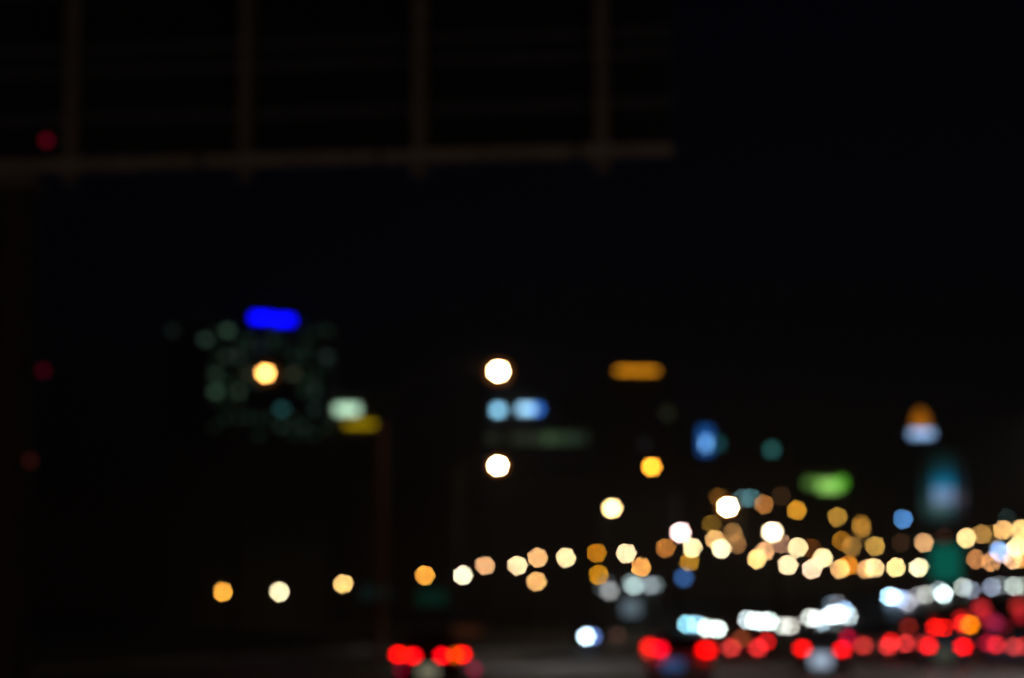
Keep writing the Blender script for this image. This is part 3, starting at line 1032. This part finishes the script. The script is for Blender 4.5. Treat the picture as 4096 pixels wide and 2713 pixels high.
t, a, w, H, g = building("low building with a broad lime green lit sign", 3190, 3410, 1896, 660, 16, 'brick', 5, 4, ybot=2140, roof_extra=False)
sign_on(t, None, 3318, 1944, 84, 44, 660, '#94d464', 1.2)
sign_on(t, None, 3250, 1932, 60, 30, 660, '#44682c', .9)
sign_on(t, None, 3366, 1932, 30, 36, 660, '#50a028', .6, off=-1.2)

# stepped tower at right
YT = 680
t, a, w, H, g = building("tall stepped tower with orange spire, pale blue crown and teal lit lower front", 3618, 3756, 1772, YT, 14, 'teal', 4, 7, ybot=2000, roof_extra=False)
c = at(3687, 1740, YT) - t.location
link("crown", box_mesh((0, 5, c.z), (11.5, 10, 36 * YT / F * .6), .1), WALLM['teal'], t)
sign_on(t, None, 3686, 1735, 92, 26, YT, '#84a8d4', 1.25, name="crown_light")
bm = bmesh.new()
zc = at(3690, 1712, YT).z - t.location.z
zt = at(3690, 1632, YT).z - t.location.z
for (z_, r_) in ((zc, 3.2), (zc + (zt - zc) * .45, 2.3), (zc + (zt - zc) * .8, 1.0), (zt, .15)):
    pass
sp_c = at(3690, 1700, YT).x - t.location.x
bm_tube(bm, [(sp_c, 3, zc), (sp_c, 3, zc + (zt - zc) * .42), (sp_c, 3, zc + (zt - zc) * .78), (sp_c, 3, zt)], [2.7, 2.6, 1.7, .3], 8)
link("spire", mesh_of(bm), glow('#b4680c', .95), t)
# lower wing, the teal wash on its front painted into glowing window colours
lo, hi = at(3680, 1800, YT - 6), at(3868, 2105, YT - 6)
wcx, ww = (lo.x + hi.x) / 2 - t.location.x, hi.x - lo.x
zhi, zlo = lo.z - g, hi.z - g
link("lower_wing", box_mesh((wcx, 3, zhi / 2), (ww, 17, zhi), .1), WALLM['teal'], t)
ROWS = [('#020606', '#061816', '#061816', '#030807'), ('#030a0a', '#082624', '#08282a', '#040c0c'), ('#041212', '#083a40', '#083e4c', '#061618'), ('#06201f', '#085472', '#085a80', '#072028'),
        ('#0a2828', '#2484a8', '#1484a8', '#0c2a34'), ('#0e3236', '#7ca0cc', '#7c98c4', '#34343c'), ('#1e3c3c', '#84a0c8', '#7890b8', '#4c4854'),
        ('#2a4846', '#587c7c', '#4a6a72', '#24262e'), ('#16302f', '#2c4846', '#203a3a', '#0c1014'), ('#0a1616', '#101e1e', '#0c1818', '#06080a')]
rh = (zhi - zlo) / len(ROWS)
wm = box_mesh((0, 0, 0), (ww / 4 * .9, .2, rh * .84))
for j, row in enumerate(ROWS):
    for i, colr in enumerate(row):
        link("window", wm, glow(colr, 1.05), t, Vector((wcx - ww / 2 + ww / 4 * (i + .5), -5.6, zhi - rh * (j + .5))))

# ------------------------------------------------------------------ kerbside trees
LEAF = mat("dusty_leaf", (.05, .065, .025), .7, 0, .4, 2)
BARK = mat("tree_bark", (.07, .05, .035), .9, 0, .3, 6, .3)


def tree(px, Y, top_py, label, seed):
    rnd = random.Random(seed)
    b = at(px, HORIZON, Y)
    g = ground(b.x, b.y)
    H = at(px, top_py, Y).z - g
    t = thing("street_tree", label, "tree", (b.x, b.y, g), 0, "trees behind the roads")
    bm = bmesh.new()
    bm_tube(bm, [(0, 0, 0), (.05, 0, H * .25), (0, .05, H * .5)], [.18, .14, .1], 8)
    for k in range(5):
        an = k * 1.3 + rnd.random()
        bm_tube(bm, [(0, 0, H * .4), (math.cos(an) * H * .12, math.sin(an) * H * .12, H * .58), (math.cos(an) * H * .25, math.sin(an) * H * .25, H * .75)], [.08, .05, .02], 5)
    link("trunk", mesh_of(bm), BARK, t)
    vs, fs = [], []
    lobes = [(rnd.gauss(0, .14) * H, rnd.gauss(0, .14) * H, H * rnd.uniform(.48, .86), H * rnd.uniform(.12, .2)) for _ in range(11)]
    for (lx, ly, lz, lr) in lobes:
        for _ in range(150):
            d = Vector((rnd.gauss(0, 1), rnd.gauss(0, 1), rnd.gauss(0, 1))).normalized() * lr * rnd.random() ** .4
            c = Vector((lx, ly, lz)) + d
            u = Vector((rnd.gauss(0, 1), rnd.gauss(0, 1), rnd.gauss(0, 1))).normalized()
            v = u.cross(Vector((rnd.gauss(0, 1), rnd.gauss(0, 1), rnd.gauss(0, 1)))).normalized()
            s = .11 * rnd.uniform(.7, 1.4)
            n = len(vs)
            vs += [c - u * s, c + v * s * .5, c + u * s, c - v * s * .5]
            fs.append((n, n + 1, n + 2, n + 3))
    me = bpy.data.meshes.new("crown")
    me.from_pydata(vs, [], fs)
    link("crown", me, LEAF, t)


for (px, Y, top, lab, sd) in ((2730, 300, 2350, "low dark tree behind the cyan headlights", 1), (2900, 310, 2345, "brownish dark tree behind the long white headlight row", 2),
                              (3090, 320, 2340, "dark tree under the cream lamps at the chain's left", 3), (3440, 330, 2325, "dark tree between the headlight clusters under the lamp chain", 4)):
    tree(px, Y, top, lab, sd)

# ------------------------------------------------------------------ thin night haze round the whole street
HAZE = 0.00034
hz = link("haze", box_mesh((0, 300, 45), (1900, 1000, 93.0)), None)
hm = bpy.data.materials.new("night_haze")
hm.use_nodes = True
nt = hm.node_tree
nt.nodes.remove(nt.nodes["Principled BSDF"])
pv = nt.nodes.new("ShaderNodeVolumePrincipled")
pv.inputs["Color"].default_value = (.9, .88, .86, 1)
pv.inputs["Density"].default_value = HAZE
pv.inputs["Anisotropy"].default_value = .55
nt.links.new(pv.outputs[0], nt.nodes["Material Output"].inputs["Volume"])
hz.data.materials.append(hm)
hz["kind"] = "stuff"
